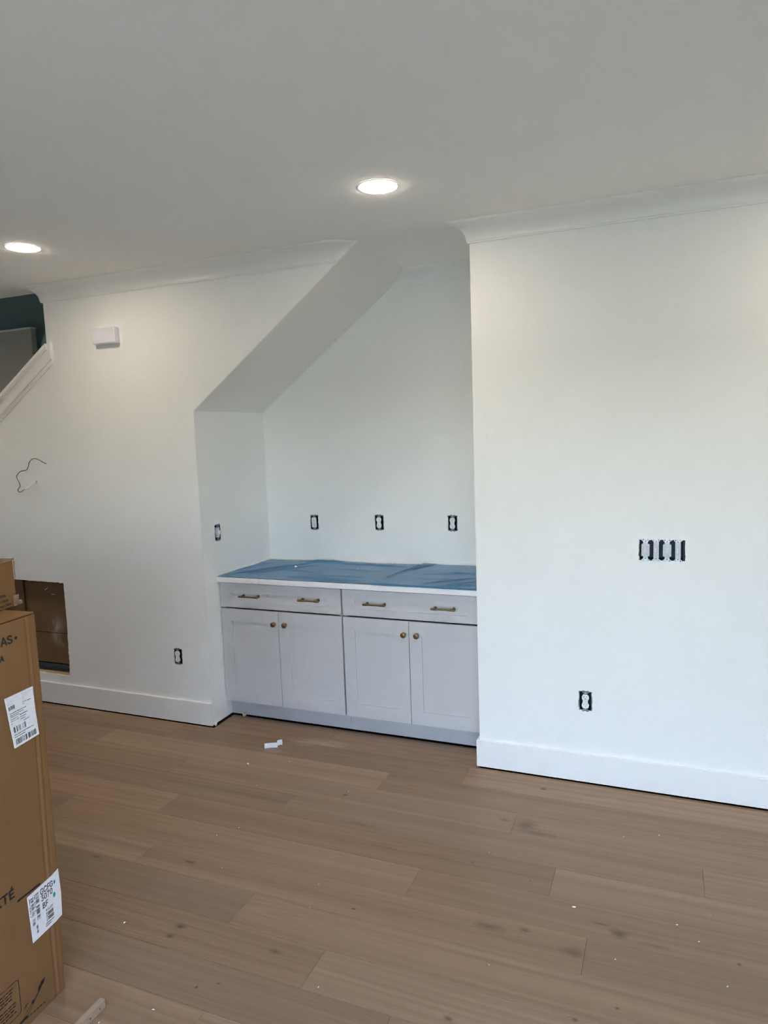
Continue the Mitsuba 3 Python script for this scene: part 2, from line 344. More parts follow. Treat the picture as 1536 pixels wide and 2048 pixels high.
def bprof(t=BT):
    return [(0, GAP), (t, GAP), (t, HB - 0.003), (t - 0.003, HB), (0, HB)]
def run(pts):
    """pts: list of (x(o), y(o)) functions along the run"""
    P = bprof(); return loft([np.array([(fx(q), fy(q), zz) for q, zz in P]) for fx, fy in pts])
def capped(m):
    tri = m.copy(); trimesh.repair.fill_holes(tri); return tri
def prism_ends(pts):
    m = run(pts); n = len(bprof()); N = len(m.vertices)
    f = [[0, i, i + 1] for i in range(1, n - 1)] + [[N - n, N - n + i + 1, N - n + i] for i in range(1, n - 1)]
    return trimesh.Trimesh(m.vertices, np.vstack([m.faces, f]), process=False)
struct('baseboard_left', prism_ends([(lambda q: X0, lambda q: -q), (lambda q: 0.0, lambda q: -q)]), 'mat_trim', 'tall white baseboard under the left wall')
struct('baseboard_right', prism_ends([(lambda q: X1, lambda q: -q), (lambda q: W - q, lambda q: -q), (lambda q: W - q, lambda q: 0.13)]), 'mat_trim', 'tall white baseboard under the right wall')
# skirt board on the knee wall of the stairs
def skirt(x0, z0):
    return lambda dz0, dz1, xr: Polygon([(X0, z0 - 0.675 * (x0 - X0) + dz0), (xr, z0 + 0.675 * (xr - x0) + dz0), (xr, z0 + 0.675 * (xr - x0) + dz1), (X0, z0 - 0.675 * (x0 - X0) + dz1)])
sk = skirt(-1.053, 2.296)
struct('trim_4', wallmap(extr(sk(0.0, 0.108, -1.053), 0.018), -0.018), 'mat_trim', 'white skirt board on the sloping knee wall of the stairs')
add('cap', wallmap(extr(sk(0.088, 0.112, -1.075), 0.165), -0.036), 'mat_trim', False, 'trim_4')
add('cap_bead', wallmap(extr(sk(0.074, 0.088, -1.075), 0.012), -0.029), 'mat_trim', False, 'trim_4')
add('bead', wallmap(extr(sk(-0.028, 0.0, -1.053), 0.007), -0.007), 'mat_trim', False, 'trim_4')
add('end_strip', bx(-1.056, -1.050, -0.022, 0, 2.300, 2.400), 'mat_trim', False, 'trim_4')

# ---------------------------------------------------------------- ceiling lights
def lamp(x, y, label):
    t = thing('recessed_light', label, 'ceiling light', 'recessed ceiling lights')
    ring = trimesh.creation.revolve(np.array([(0.0762, 0), (0.0762, -0.0025), (0.081, -0.003), (0.0845, -0.002), (0.0855, 0), (0.0762, 0)]), sections=56)
    ring.apply_translation([x, y, ZC - 0.0002]); add('trim_ring', ring, 'mat_lamp_trim', 40, t)
    prof = np.array([(0.0001, -0.0072), (0.03, -0.0071), (0.058, -0.0067), (0.072, -0.0058), (0.0768, -0.0042), (0.0768, -0.001)])
    lens = trimesh.creation.revolve(prof, sections=40); lens.apply_translation([x, y, ZC])
    if lens.face_normals[np.argmin(lens.triangles_center[:, 2])][2] > 0: lens.invert()
    k = add('lens', lens, 'mat_lamp_trim', False, t)
    scene[k]['emitter'] = {'type': 'area', 'radiance': {'type': 'rgb', 'value': [LAMP * c for c in LAMP_RGB]}}
lamp(1.478, -0.675, 'round glowing recessed light in the ceiling in front of the alcove')
lamp(-0.435, -0.709, 'round glowing recessed light in the ceiling over the left wall')
for x, y, w_ in ((-2.35, -0.709, 'beyond the left edge of the view, added to brighten the left wall'), (3.39, -0.68, 'beyond the right edge of the view, added to brighten the right wall'), (1.478, -2.75, 'above the viewer')):  # left and right lamps are unseen, added to brighten the walls
    lamp(x, y, 'round glowing recessed light in the ceiling ' + w_)

# ---------------------------------------------------------------- base cabinets
YF = 0.140                      # faces of doors and drawers
def shaker(x0, x1, z0, z1, rx, rz0, rz1):
    """frame and panel of a shaker front"""
    fr = sbox(x0, z0, x1, z1).difference(sbox(x0 + rx[0], z0 + rz0, x1 - rx[1], z1 - rz1))
    m = wallmap(extr(fr, 0.017), YF + 0.002)
    e = 0.0012
    # slim chamfered outer lip
    lip = sbox(x0 + e, z0 + e, x1 - e, z1 - e).difference(sbox(x0 + rx[0] - e * .2, z0 + rz0 - e * .2, x1 - rx[1] + e * .2, z1 - rz1 + e * .2))
    m = cat(m, wallmap(extr(lip, 0.003), YF))
    p = bx(x0 + rx[0] - 0.005, x1 - rx[1] + 0.005, YF + 0.0095, YF + 0.0175, z0 + rz0 - 0.005, z1 - rz1 + 0.005)
    return m, p
def pull_mesh(cx, cz):
    y = YF - 0.030; L = 0.0655
    ms = [cyl((cx - 0.045, y, cz), (cx + 0.045, y, cz), 0.0048, 14)]
    for s in (-1, 1):
        ms.append(cyl((cx + s * 0.046, y, cz), (cx + s * 0.064, y, cz), 0.0062, 14))
        ms.append(trimesh.creation.icosphere(2, 0.0064).apply_translation([cx + s * 0.0635, y, cz]))
        ms.append(cyl((cx + s * 0.038, y, cz), (cx + s * 0.043, y, cz), 0.0066, 14))
        ms.append(cyl((cx + s * 0.052, y + 0.002, cz), (cx + s * 0.052, YF + 0.004, cz), 0.0045, 12))
        ms.append(cyl((cx + s * 0.052, YF + 0.003, cz), (cx + s * 0.052, YF + 0.0075, cz), 0.0085, 14))
    return cat(*ms)
def knob_mesh(cx, cz):
    P = np.array([(0.0001, 0.030), (0.006, 0.030), (0.0075, 0.0285), (0.0085, 0.0278), (0.0125, 0.0272), (0.0155, 0.0245), (0.0160, 0.021), (0.0140, 0.0175), (0.0095, 0.0150), (0.0065, 0.0110), (0.0060, 0.005), (0.0095, 0.0022), (0.0100, 0.0)])
    m = trimesh.creation.revolve(P[::-1], sections=28)
    return put(m, frame((cx, YF, cz), (1, 0, 0), (0, 0, 1), (0, -1, 0)))
def cabinet(x0, x1, xm, label, dr_inset, seam):
    t = thing('base_cabinet', label, 'cabinet', 'base cabinets under the counter')
    a, b, f0, bk = x0 + 0.003, x1 - 0.003, YF + 0.021, D - 0.004
    add('body', cat(bx(a, a + 0.016, f0, bk, 0.118, 0.881), bx(b - 0.016, b, f0, bk, 0.118, 0.881), bx(a + 0.016, b - 0.016, f0, bk, 0.118, 0.136), bx(a + 0.016, b - 0.016, bk - 0.01, bk, 0.136, 0.881), bx(a + 0.016, b - 0.016, f0 + 0.05, bk - 0.01, 0.865, 0.881)), 'mat_cabinet', False, t)
    add('toe_kick', bx(x0 - 0.0045, x1 + 0.0045, 0.207, 0.225, 0.010, 0.117), 'mat_toe_shaded', False, t)
    fr, pn = shaker(x0, x1, 0.723, 0.875, (dr_inset[0] - x0, x1 - dr_inset[1]), 0.042, 0.058)
    d = add('drawer', fr, 'mat_cabinet', False, t); add('panel', pn, 'mat_cabinet', False, d)
    for hx in seam: add('handle', pull_mesh(hx, 0.800), 'mat_brass', 40, d)
    labels[t]['label'] = label
    for a, b, kx in ((x0, xm - 0.0015, xm - 0.027), (xm + 0.0015, x1, xm + 0.048 if False else xm + 0.049)):
        fr, pn = shaker(a, b, 0.120, 0.713, (0.073, 0.073), 0.077, 0.077)
        dd = add('door', fr, 'mat_cabinet', False, t); add('panel', pn, 'mat_cabinet', False, dd)
        kb = add('knob', knob_mesh(kx, 0.638), 'mat_brass', 30, dd)
    return t
cabinet(0.007, 0.8325, 0.4115, 'light grey shaker base cabinet with two doors, left one beside the alcove wall', (0.087, 0.756), (0.2255, 0.635))
cabinet(0.8425, 1.667, 1.2455, 'light grey shaker base cabinet with two doors, right one beside the white wall corner', (0.919, 1.577), (1.051, 1.4555))

# ---------------------------------------------------------------- countertop and plastic film
ct = add('countertop', cbx(0.001, W - 0.001, 0.116, D - 0.001, 0.8825, 0.914, 0.0015), 'mat_quartz')
tag(ct, 'white stone countertop with thin front edge above the grey cabinets', 'countertop')
ck = add('caulk_line', bx(0.002, W - 0.002, D - 0.016, D - 0.001, 0.914, 0.9155), 'mat_caulk', False, ct)
def film_sheet(xf, xb, yfront, yback, nx, ny, z0, seed, drop=None, lines=()):
    """xf(t), xb(t): x of the sheet's two side edges by depth t; wrinkles from noise and from creases (x0, y0, x1, y1, height, width)"""
    u, v = np.meshgrid(np.linspace(0, 1, nx), np.linspace(0, 1, ny), indexing='ij')
    x = xf(v) * (1 - u) + xb(v) * u
    y = yfront(x) * (1 - v) + yback(x) * v
    p = np.stack([x * 4, y * 9, np.full_like(x, seed)], -1)
    zz = z0 + 0.0050 * meshkit.fbm(p, 3, seed)
    for (a, b, c, d_, h, w) in lines:
        dx, dy = c - a, d_ - b; L = math.hypot(dx, dy); s = ((x - a) * dx + (y - b) * dy) / L ** 2; e = ((x - a) * dy - (y - b) * dx) / L
        e = e + 0.012 * (meshkit.noise(np.stack([s * 3, s * 0, s * 0 + a * 50], -1), seed) - 0.5)
        zz = zz + 1.9 * h * np.exp(-(e / w) ** 2) * np.clip(1.2 - np.abs(2 * s - 1) ** 2 * 1.2, 0, 1)
    if drop:
        zz = zz - drop * (v < 0.5 / (ny - 1)) * 1.0
    v3 = np.stack([x, y, zz], -1).reshape(-1, 3); f = []
    idx = np.arange(nx * ny).reshape(nx, ny)
    q = np.stack([idx[:-1, :-1], idx[1:, :-1], idx[1:, 1:], idx[:-1, 1:]], -1).reshape(-1, 4)
    return trimesh.Trimesh(v3, np.vstack([q[:, [0, 1, 2]], q[:, [0, 2, 3]]]), process=False)
wob = lambda x, s, a: a * (meshkit.noise(np.stack([x * 6, x * 0, x * 0], -1), s) - 0.5)
linesA = [(0.05, 0.16, 0.45, 0.72, .004, .006), (0.1, 0.15, 0.5, 0.62, .003, .006), (0.02, 0.13, 0.30, 0.60, .003, .005), (0.35, 0.22, 1.0, 0.20, .0035, .006), (0.45, 0.17, 1.05, 0.15, .003, .005), (0.3, 0.40, 0.62, 0.36, .003, .006),
          (0.5, 0.30, 1.0, 0.27, .0025, .006), (0.55, 0.66, 1.1, 0.64, .0045, .008), (0.3, 0.70, 0.62, 0.71, .006, .012), (0.6, 0.5, 0.95, 0.47, .0025, .005), (0.0, 0.3, 0.12, 0.66, .003, .006)]
fa = add('plastic_film', film_sheet(lambda t: 0.006 + 0.018 * t, lambda t: 1.16 + 0.10 * t, lambda x: 0.121 + wob(x, 3, .004), lambda x: D - 0.022 + np.clip(wob(x, 4, .03), -.02, .018) + 0.018 * np.exp(-((x - .43) / .12) ** 2), 150, 70, 0.9150, 3, None, linesA), 'mat_film', True)
tag(fa, 'wrinkled blue plastic film taped over the left part of the countertop', 'plastic sheet')
linesB = [(1.30, 0.15, 1.60, 0.40, .004, .006), (1.42, 0.16, 1.70, 0.36, .003, .006), (1.15, 0.40, 1.55, 0.52, .003, .02), (1.05, 0.2, 1.15, 0.6, .003, .008), (1.4, 0.14, 1.68, 0.2, .004, .006), (1.2, 0.30, 1.5, 0.33, .002, .006), (1.35, 0.5, 1.66, 0.45, .0025, .006)]
fb = add('plastic_film', film_sheet(lambda t: 1.036 + 0.11 * t + 0.01 * np.sin(9 * t), lambda t: W - 0.004 + 0 * t, lambda x: 0.1125 + 0 * x, lambda x: D - 0.02 + wob(x, 8, .012), 90, 70, 0.9205, 9, 0.008, linesB), 'mat_film', True)
tag(fb, 'wrinkled blue plastic film overlapping at the right end of the countertop', 'plastic sheet')
fold = film_sheet(lambda t: 1.045 + 0.095 * t, lambda t: 1.075 + 0.16 * t ** 1.5, lambda x: 0.30 + 0 * x, lambda x: D - 0.02 + 0 * x, 24, 40, 0.9235, 21, None, [(1.08, 0.35, 1.16, 0.72, .004, .01), (1.10, .6, 1.22, .68, .003, .008)])
add('fold', fold, 'mat_film_fold', True, fb)
for (x, y, r, lb) in ((0.358, 0.48, 0.008, 'small white chunk lying on the blue film near the left alcove wall'), (0.786, 0.487, 0.004, 'tiny grey speck lying on the blue film at the middle of the counter')):
    m = trimesh.creation.icosphere(2, r); m.vertices *= [1.2, 0.9, 0.8]; m.vertices += 0.25 * r * (nrng.random(m.vertices.shape) - .5)
    m.apply_translation([x, y, 0.9165 + r * 0.75]); tag(add('drywall_chunk', m, 'mat_device' if r > .005 else 'mat_device_grey', 30), lb, 'debris')

# ---------------------------------------------------------------- outlets and switches
def rr(w, h, r, cx=0, cy=0):
    return sbox(cx - w / 2 + r, cy - h / 2 + r, cx + w / 2 - r, cy + h / 2 - r).buffer(r, 8)
def duplex_face():
    P = []
    for s in (1, -1):
        c = Point(0, s * 0.0195).buffer(0.0172, 24).intersection(sbox(-0.02, s * 0.0195 - 0.0142, 0.02, s * 0.0195 + 0.0142))
        P.append(c)
    f = unary_union(P + [sbox(-0.012, -0.008, 0.012, 0.008)])
    for s in (1, -1): f = f.difference(slots(s * 0.0195))
    return f.difference(Point(0, 0).buffer(0.0022))
def slots(cy):
    return unary_union([sbox(-0.0078, cy + 0.000, -0.0052, cy + 0.0085), sbox(0.0052, cy + 0.001, 0.0076, cy + 0.0078), Point(0, cy - 0.0065).buffer(0.0028, 8)])
def strap(ear=0.0535, w=0.030):
    s = unary_union([rr(0.021, 0.088, 0.002)] + [Point(sx * 0.0105, sz * (ear - 0.0065)).buffer(0.0062, 8) for sx in (-1, 1) for sz in (-1, 1)] + [sbox(-0.011, sz * 0.040, 0.011, sz * 0.049) if sz > 0 else sbox(-0.011, -0.049, 0.011, -0.040) for sz in (1, -1)])
    for sx in (-1, 1):
        for sz in (-1, 1): s = s.difference(Point(sx * 0.0105, sz * (ear - 0.0065)).buffer(0.0026, 8))
    for sz in (-1, 1): s = s.difference(Point(0, sz * 0.0405).buffer(0.0022, 8))
    return s
def open_box(w, h, d, t=0.0025, z=-0.003):
    ring = rr(w, h, 0.004).difference(rr(w - 2 * t, h - 2 * t, 0.003))
    m = extr(ring, d); m.apply_translation([0, 0, z - d])
    b = extr(rr(w, h, 0.004), t); b.apply_translation([0, 0, z - d])
    return cat(m, b)
def sol(poly, z0, z1):
    m = extr(poly, z1 - z0); m.apply_translation([0, 0, z0]); return m
def place_wall(x, z, y=0.0): return frame((x, y, z), (1, 0, 0), (0, 0, 1), (0, -1, 0))
def place_side(y, z, x=0.0): return frame((x, y, z), (0, 1, 0), (0, 0, 1), (1, 0, 0))
def screws(ts):
    return cat(*[cyl((a, b, z0), (a, b, z0 + 0.0016), 0.0030, 10) for a, b, z0 in ts])
def outlet(M, label, style='duplex', tilt=0.0):
    t = thing('wall_outlet', label, 'outlet')
    R = M @ trimesh.transformations.rotation_matrix(math.radians(tilt), [0, 0, 1])
    add('box', put(open_box(0.0585, 0.0955, 0.058), M), 'mat_box_blue', False, t)
    add('rim', put(sol(rr(0.0590, 0.0960, 0.004).difference(rr(0.0535, 0.0905, 0.004)), -0.003, -0.0015), M), 'mat_steel', False, t)
    add('strap', put(sol(strap(), 0.0006, 0.0020), R), 'mat_steel', False, t)
    for sz in (0.0405, -0.0405): add('screw', put(screws([(0, sz, 0.0008)]), R), 'mat_device_grey', 30, t)
    if style == 'duplex':
        face = sol(duplex_face(), 0.0025, 0.0085)
    else:
        f = rr(0.0345, 0.067, 0.004)
        for s in (1, -1): f = f.difference(slots(s * 0.019 + 0.001))
        face = cat(sol(f.intersection(rr(0.0325, 0.065, .003)), 0.0025, 0.0075), sol(f, 0.0020, 0.006))
    add('receptacle', put(face, R), 'mat_device', False, t)
    add('receptacle_core', put(sol(rr(0.028, 0.062, 0.002), -0.022, 0.0024), R), 'mat_ink', False, t)
    return t
outlet(place_wall(*OUT_L), 'uncovered white duplex outlet low on the left wall beside the alcove', tilt=1)
outlet(place_wall(*OUT_R), 'uncovered white duplex outlet low on the right wall', tilt=-1)
outlet(place_wall(*OUT_B[0], y=D), 'uncovered white rectangular outlet above the blue film at the left of the alcove', 'decora', tilt=2)
outlet(place_wall(*OUT_B[1], y=D), 'uncovered white duplex outlet in the middle of the alcove back wall', tilt=1)
outlet(place_wall(*OUT_B[2], y=D), 'uncovered white duplex outlet in the alcove back wall nearest the right wall corner', tilt=-1)
t = thing('light_switch', 'uncovered narrow light switch on the left side wall of the alcove', 'switch')
M = place_side(*SW)
add('box', put(open_box(0.0585, 0.0955, 0.058), M), 'mat_box_blue', False, t)
add('rim', put(sol(rr(0.0590, 0.0960, 0.004).difference(rr(0.0535, 0.0905, 0.004)), -0.003, -0.0015), M), 'mat_steel', False, t)
add('strap', put(sol(strap(), 0.0006, 0.002), M), 'mat_steel', False, t)
add('switch_body', put(cat(sol(rr(0.026, 0.062, 0.002), -0.02, 0.004), sol(rr(0.034, 0.020, .002), -.01, .003)), M), 'mat_device_grey', False, t)
add('toggle', put(cbx(-0.005, 0.007, -0.013, 0.013, 0.003, 0.016, 0.002), M), 'mat_device', False, t)
# four switches in one box
t = thing('switch_bank', 'uncovered wide box with four grey switches on the right wall', 'switch')
M = place_wall(*GANG)
add('box', put(open_box(0.190, 0.0955, 0.06), M), 'mat_box_blue', False, t)
for i, dx in enumerate((-0.069, -0.023, 0.0235, 0.0695)):
    Q = M @ trimesh.transformations.translation_matrix([dx, 0, 0])
    a = [put(sol(strap(0.0535), 0.0004, 0.0018), Q)]
    sx = thing_key = t
    if i % 2 == 0:
        body = cat(sol(rr(0.0355, 0.056, 0.003).difference(rr(0.0245, 0.037, 0.002)), -0.004, 0.0065), sol(rr(0.020, 0.070, 0.002).difference(sbox(-.02, -.027, .02, .027)), -0.002, 0.004), sol(rr(0.033, 0.054, 0.003), -0.028, 0.003))
        rock = sol(rr(0.0238, 0.0362, 0.002), 0.002, 0.0058)
    else:
        body = cat(sol(rr(0.0235, 0.073, 0.002).difference(rr(0.020, 0.034, 0.001)), -0.004, 0.006), sol(rr(0.023, 0.072, 0.002), -0.028, 0.003))
        rock = sol(rr(0.0192, 0.0330, 0.001), 0.002, 0.0055)
    s = add('switch', put(body, Q), 'mat_device_grey', False, t)
    add('strap', a[0], 'mat_steel_light', False, s)
    add('rocker', put(rock, Q), 'mat_device_grey', False, s)
    add('button', put(cat(cyl((-.002, .007, .005), (-.002, .007, .008), .003, 10), cyl((-.002, -.004, .005), (-.002, -.004, .007), .003, 10)), Q), 'mat_device', 30, s)

# ---------------------------------------------------------------- door chime, wire
t = thing('door_chime', 'small white plastic chime box high on the left wall', 'door chime')
add('cover', cbx(-0.680, -0.503, -0.046, -0.012, 2.353, 2.450, 0.005), 'mat_chime', 35, t)
add('base', cbx(-0.676, -0.505, -0.0125, 0.0, 2.356, 2.447, 0.002), 'mat_chime', False, t)
add('latch', bx(-0.645, -0.630, -0.030, -0.018, 2.350, 2.354), 'mat_chime', False, t)
WP = [(-1.290, 0.012, 1.5165), (-1.296, -0.010, 1.509), (-1.311, -0.03, 1.495), (-1.313, -0.05, 1.487), (-1.322, -0.07, 1.475), (-1.341, -0.078, 1.461), (-1.35, -0.085, 1.458), (-1.353, -0.092, 1.467), (-1.336, -0.1, 1.484),
      (-1.325, -0.098, 1.498), (-1.328, -0.097, 1.514), (-1.342, -0.095, 1.536), (-1.354, -0.093, 1.558), (-1.338, -0.092, 1.58), (-1.31, -0.09, 1.595), (-1.286, -0.092, 1.597), (-1.267, -0.093, 1.6), (-1.246, -0.095, 1.614),
      (-1.232, -0.097, 1.639), (-1.22, -0.098, 1.656), (-1.195, -0.1, 1.67), (-1.163, -0.105, 1.673), (-1.137, -0.11, 1.669), (-1.1, -0.115, 1.655), (-1.057, -0.12, 1.64)]
wr_ = thing('low_voltage_wire', 'curly grey wire sticking out of the left wall above the cardboard boxes', 'wire')
add('cable', tube(WP[3:], 0.0030), 'mat_wire', True, wr_)
add('lit_stretch', tube(WP[:5], 0.0042), 'mat_wire_lit', True, wr_)  # lit part of the wire, its brightness put into the colour
hb = add('drill_hole', put(sol(Point(0, 0).buffer(0.0088, 12), -0.0125, -0.0115), place_wall(-1.2905, 1.5165)), 'mat_dark', False, 'wall_left')

# ---------------------------------------------------------------- cardboard in the wall opening
t = thing('cardboard_sheet', 'brown cardboard closing the torn opening in the left wall', 'cardboard')
def sheet(x0, x1, z0, z1, y, amp, seed):
    nx, nz = 40, 40; u, v = np.meshgrid(np.linspace(x0, x1, nx), np.linspace(z0, z1, nz), indexing='ij')
    yy = y + amp * (meshkit.fbm(np.stack([u * 4, v * 4, u * 0], -1), 3, seed) - .5)
    P = np.stack([u, yy, v], -1).reshape(-1, 3); idx = np.arange(nx * nz).reshape(nx, nz)
    q = np.stack([idx[:-1, :-1], idx[1:, :-1], idx[1:, 1:], idx[:-1, 1:]], -1).reshape(-1, 4)
    f = np.vstack([q[:, [0, 1, 2]], q[:, [0, 2, 3]]])
    back = P + [0, 0.004, 0]
    return trimesh.Trimesh(np.vstack([P, back]), np.vstack([f, f[:, ::-1] + len(P)]), process=False)
add('upper_panel', sheet(-1.76, -1.08, 0.478, 0.90, 0.060, 0.006, 5), 'mat_card_shaded', True, t)
add('lower_panel', sheet(-1.76, -1.08, 0.264, 0.4745, 0.062, 0.006, 6), 'mat_card_shaded', True, t)
add('side_flap', put(sheet(-0.03, 0.03, 0.5, 0.85, 0, 0.003, 8), frame((-1.575, 0.050, 0), (0.93, -0.37, 0), (0.37, 0.93, 0), (0, 0, 1))), 'mat_card_shaded', True, t)
add('top_flap', bx(-1.53, -1.10, 0.052, 0.056, 0.775, 0.853), 'mat_card_shaded', False, t)
for (a, b, c, d_) in ((-1.36, 0.775, -1.33, 0.79), (-1.335, 0.79, -1.325, 0.80), (-1.30, 0.748, -1.265, 0.752)):
    add('tape_shred', cyl((a, 0.050, b), (c, 0.046, d_), 0.0022, 6), 'mat_paper', True, t)
k = add('gap_shade_strip', cat(bx(-1.76, -1.08, 0.075, 0.095, 0.18, 0.30), cyl((-1.76, 0.068, 0.232), (-1.08, 0.068, 0.236), 0.022, 16)), 'mat_gap_shade', 30); tag(k, 'dark blue grey strip added as the shade in the gap under the cardboard', 'shade_strip')  # dark strip put in as the shade of the gap
k = add('sill_board', cbx(-1.76, -1.08, 0.0135, 0.098, 0.170, 0.207, 0.002), 'mat_pine', False); tag(k, 'raw wood board at the bottom of the wall opening', 'board')

# ---------------------------------------------------------------- large carton
E0 = np.array([0.772, -1.882, 0.0]); DS = np.array([0.0706, -0.9975, 0.0]); NF = np.array([0.9975, 0.0706, 0.0]); ZV = np.array([0, 0, 1.0])
BH, BL, BW = 1.239, 0.78, 0.72
def fT(s, zz, off=0.0): return frame(E0 + DS * s + ZV * zz + NF * off, -DS, ZV, NF)
def lean(zz): return -0.0165 * np.clip(zz / 0.5, 0, 1)
def crease(s, zz):
    c1 = 0.036 - 0.010 * zz + 0.003 * np.sin(5 * zz); c2 = 0.012 + 0.004 * np.sin(4 * zz + 1)
    return -0.0022 * np.exp(-((s - c1) / 0.004) ** 2) + 0.0016 * np.exp(-((s - c1 + 0.010) / 0.004) ** 2) - 0.0012 * np.exp(-((s - c2) / 0.003) ** 2) * (zz > 0.1)
carton = thing('carton', 'tall brown cardboard carton with white labels standing on the floor at left', 'cardboard box')
def carton_body():
    zs = np.linspace(0.0005, BH, 70); rings = []
    r = 0.007
    for zz in zs:
        le = lean(zz); pts = []
        ss = np.concatenate([np.linspace(le + r, 0.13, 60), np.linspace(0.15, BL - r, 10)])
        for s in ss: pts.append(E0 + DS * s + NF * crease(s, zz))
        for a in np.linspace(0, math.pi / 2, 5)[1:]: pts.append(E0 + DS * (BL - r + r * math.sin(a)) - NF * (r - r * math.cos(a)))
        for a in np.linspace(0, math.pi / 2, 4): pts.append(E0 + DS * (BL - r + r * math.cos(a)) - NF * (BW - r + r * math.sin(a)))
        for a in np.linspace(0, math.pi / 2, 4): pts.append(E0 + DS * (le + r - r * math.sin(a)) - NF * (BW - r + r * math.cos(a)))
        for a in np.linspace(0, math.pi / 2, 5)[:-1]: pts.append(E0 + DS * (le + r - r * math.cos(a)) - NF * (r - r * math.sin(a)))
        rings.append(np.array(pts) + ZV * zz)
    m = loft(rings); n = len(rings[0]); N = len(m.vertices)
    v = np.vstack([m.vertices, rings[0].mean(0), rings[-1].mean(0)])
    f = [[N, (j + 1) % n, j] for j in range(n)] + [[N + 1, N - n + j, N - n + (j + 1) % n] for j in range(n)]
    return trimesh.Trimesh(v, np.vstack([m.faces, f]), process=False)
add('body', carton_body(), 'mat_card', 35, carton)
def top_flap(s0, s1, w0, w1, z0):
    P = [E0 + DS * s - NF * w for s, w in ((s0, w0), (s1, w0), (s1, w1), (s0, w1))]
    v = np.array([p + ZV * z0 for p in P] + [p + ZV * (z0 + 0.004) for p in P])
    return trimesh.convex.convex_hull(v)
add('flap', top_flap(-0.013, BL - 0.004, 0.003, BW / 2 - 0.002, BH + 0.003), 'mat_card', False, carton)
add('flap', top_flap(-0.013, BL - 0.004, BW / 2 + 0.002, BW - 0.004, BH + 0.003), 'mat_card', False, carton)
TX = 0.0004
def ftext(txt, h, s_right, zz, mat, parent, off=0.0006, bold=True, sx=1.0, name='lettering'):
    m = meshkit.text_mesh(txt, h, TX, bold); m.apply_scale([sx, 1, 1]); m.apply_translation([-m.bounds[1][0], 0, 0])
    return add(name, put(m, fT(s_right, zz, off)), mat, False, parent)
ftext('GAS', 0.0240, 0.0775, 1.1755, 'mat_ink', carton)
add('lettering', put(sol(Point(0, 0).buffer(0.0048, 12), 0, TX), fT(0.0645, 1.1865, 0.0006)), 'mat_ink', False, carton)
ftext('A', 0.0165, 0.1125, 1.1315, 'mat_ink', carton)
ftext('ITÉ', 0.0275, 0.157, 0.4235, 'mat_ink', carton)
add('rule', put(sol(sbox(-0.0445, -0.003, 0.0445, 0.003), 0, TX), fT(0.105, 0.4025, 0.0006)), 'mat_ink', False, carton)
# outlined notice and the cutter drawing near the bottom
fr = rr(0.14, 0.112, 0.012).difference(rr(0.1365, 0.1085, 0.0105))
add('notice_outline', put(sol(fr, 0, TX), fT(0.2425, 0.117, 0.0006)), 'mat_ink', False, carton)
ln = []
r_ = random.Random(3)
for i in range(9):
    if i in (4,): continue
    x = -0.058
    while x < 0.045:
        w = r_.uniform(0.006, 0.016); ln.append(sbox(x, 0.040 - i * 0.0098, min(x + w, 0.052), 0.0435 - i * 0.0098)); x += w + 0.0035
add('notice_text', put(sol(unary_union(ln), 0, TX), fT(0.2425, 0.117, 0.0006)), 'mat_ink', False, carton); labels[carton + '__notice_text'] = {'kind': 'stuff'}
def fpoly(pts, w=None):
    q = [(-s, zz) for s, zz in pts]
    return LineString(q).buffer(w / 2, cap_style=2) if w else Polygon(q)
tool = unary_union([fpoly([(0.076, 0.094), (0.087, 0.083), (0.114, 0.070), (0.113, 0.093), (0.092, 0.104)]) if False else fpoly([(0.077, 0.100), (0.083, 0.088), (0.108, 0.070), (0.106, 0.085), (0.092, 0.098)]),
                    Point(-0.129, 0.060).buffer(0.0055, 8), fpoly([(0.146, 0.073), (0.149, 0.069), (0.163, 0.062), (0.160, 0.067)]), fpoly([(0.108, 0.072), (0.165, 0.040)], 0.0012), fpoly([(0.085, 0.088), (0.160, 0.028)], 0.0012),
                    fpoly([(0.152, 0.030), (0.180, 0.026), (0.183, 0.034), (0.158, 0.038)])])
add('cutter_drawing', put(sol(tool, 0, TX), frame(E0 + NF * 0.0006, -DS, ZV, NF)), 'mat_ink', False, carton)
add('dashed_line', put(sol(unary_union([fpoly([(0.084 + i * 0.013, 0.022 + i * 0.0012), (0.092 + i * 0.013, 0.0227 + i * 0.0012)], 0.0028) for i in range(9)]), 0, TX), frame(E0 + NF * 0.0006, -DS, ZV, NF)), 'mat_ink', False, carton)
labels[carton + '__dashed_line'] = {'kind': 'stuff'}
# shipping label
def sheet_face(c, off=0.0022):
    """a slightly lifted paper sheet from its four corners (s, z)"""
    return sol(Polygon([(-s, zz) for s, zz in c]), off - 0.0006, off)
F0 = frame(E0, -DS, ZV, NF)
c1 = [(0.1275, 1.021), (0.0215, 1.0225), (0.0195, 0.945), (0.0135, 0.866), (0.1085, 0.8615), (0.1165, 0.925)]
lab1 = add('shipping_label', put(sheet_face(c1, 0.0026), F0), 'mat_paper', False, carton)
labels[lab1] = {'label': 'white shipping label with barcodes'}
def L1(u, v):      # u: 0..1 left to right, v: 0..1 top to bottom
    a = np.array(c1[0]) * (1 - u) + np.array(c1[1]) * u; b = np.array(c1[4]) * (1 - u) + np.array(c1[3]) * u
    p = a * (1 - v) + b * v; return (-p[0], p[1])
def L1box(u0, v0, u1, v1): return Polygon([L1(u0, v0), L1(u1, v0), L1(u1, v1), L1(u0, v1)])
r_ = random.Random(11); soft, ink = [], []
def words(u0, u1, v, h, out, gap=0.02):
    u = u0
    while u < u1 - 0.01:
        w = r_.uniform(0.03, 0.09); out.append(L1box(u, v, min(u + w, u1), v + h)); u += w + gap
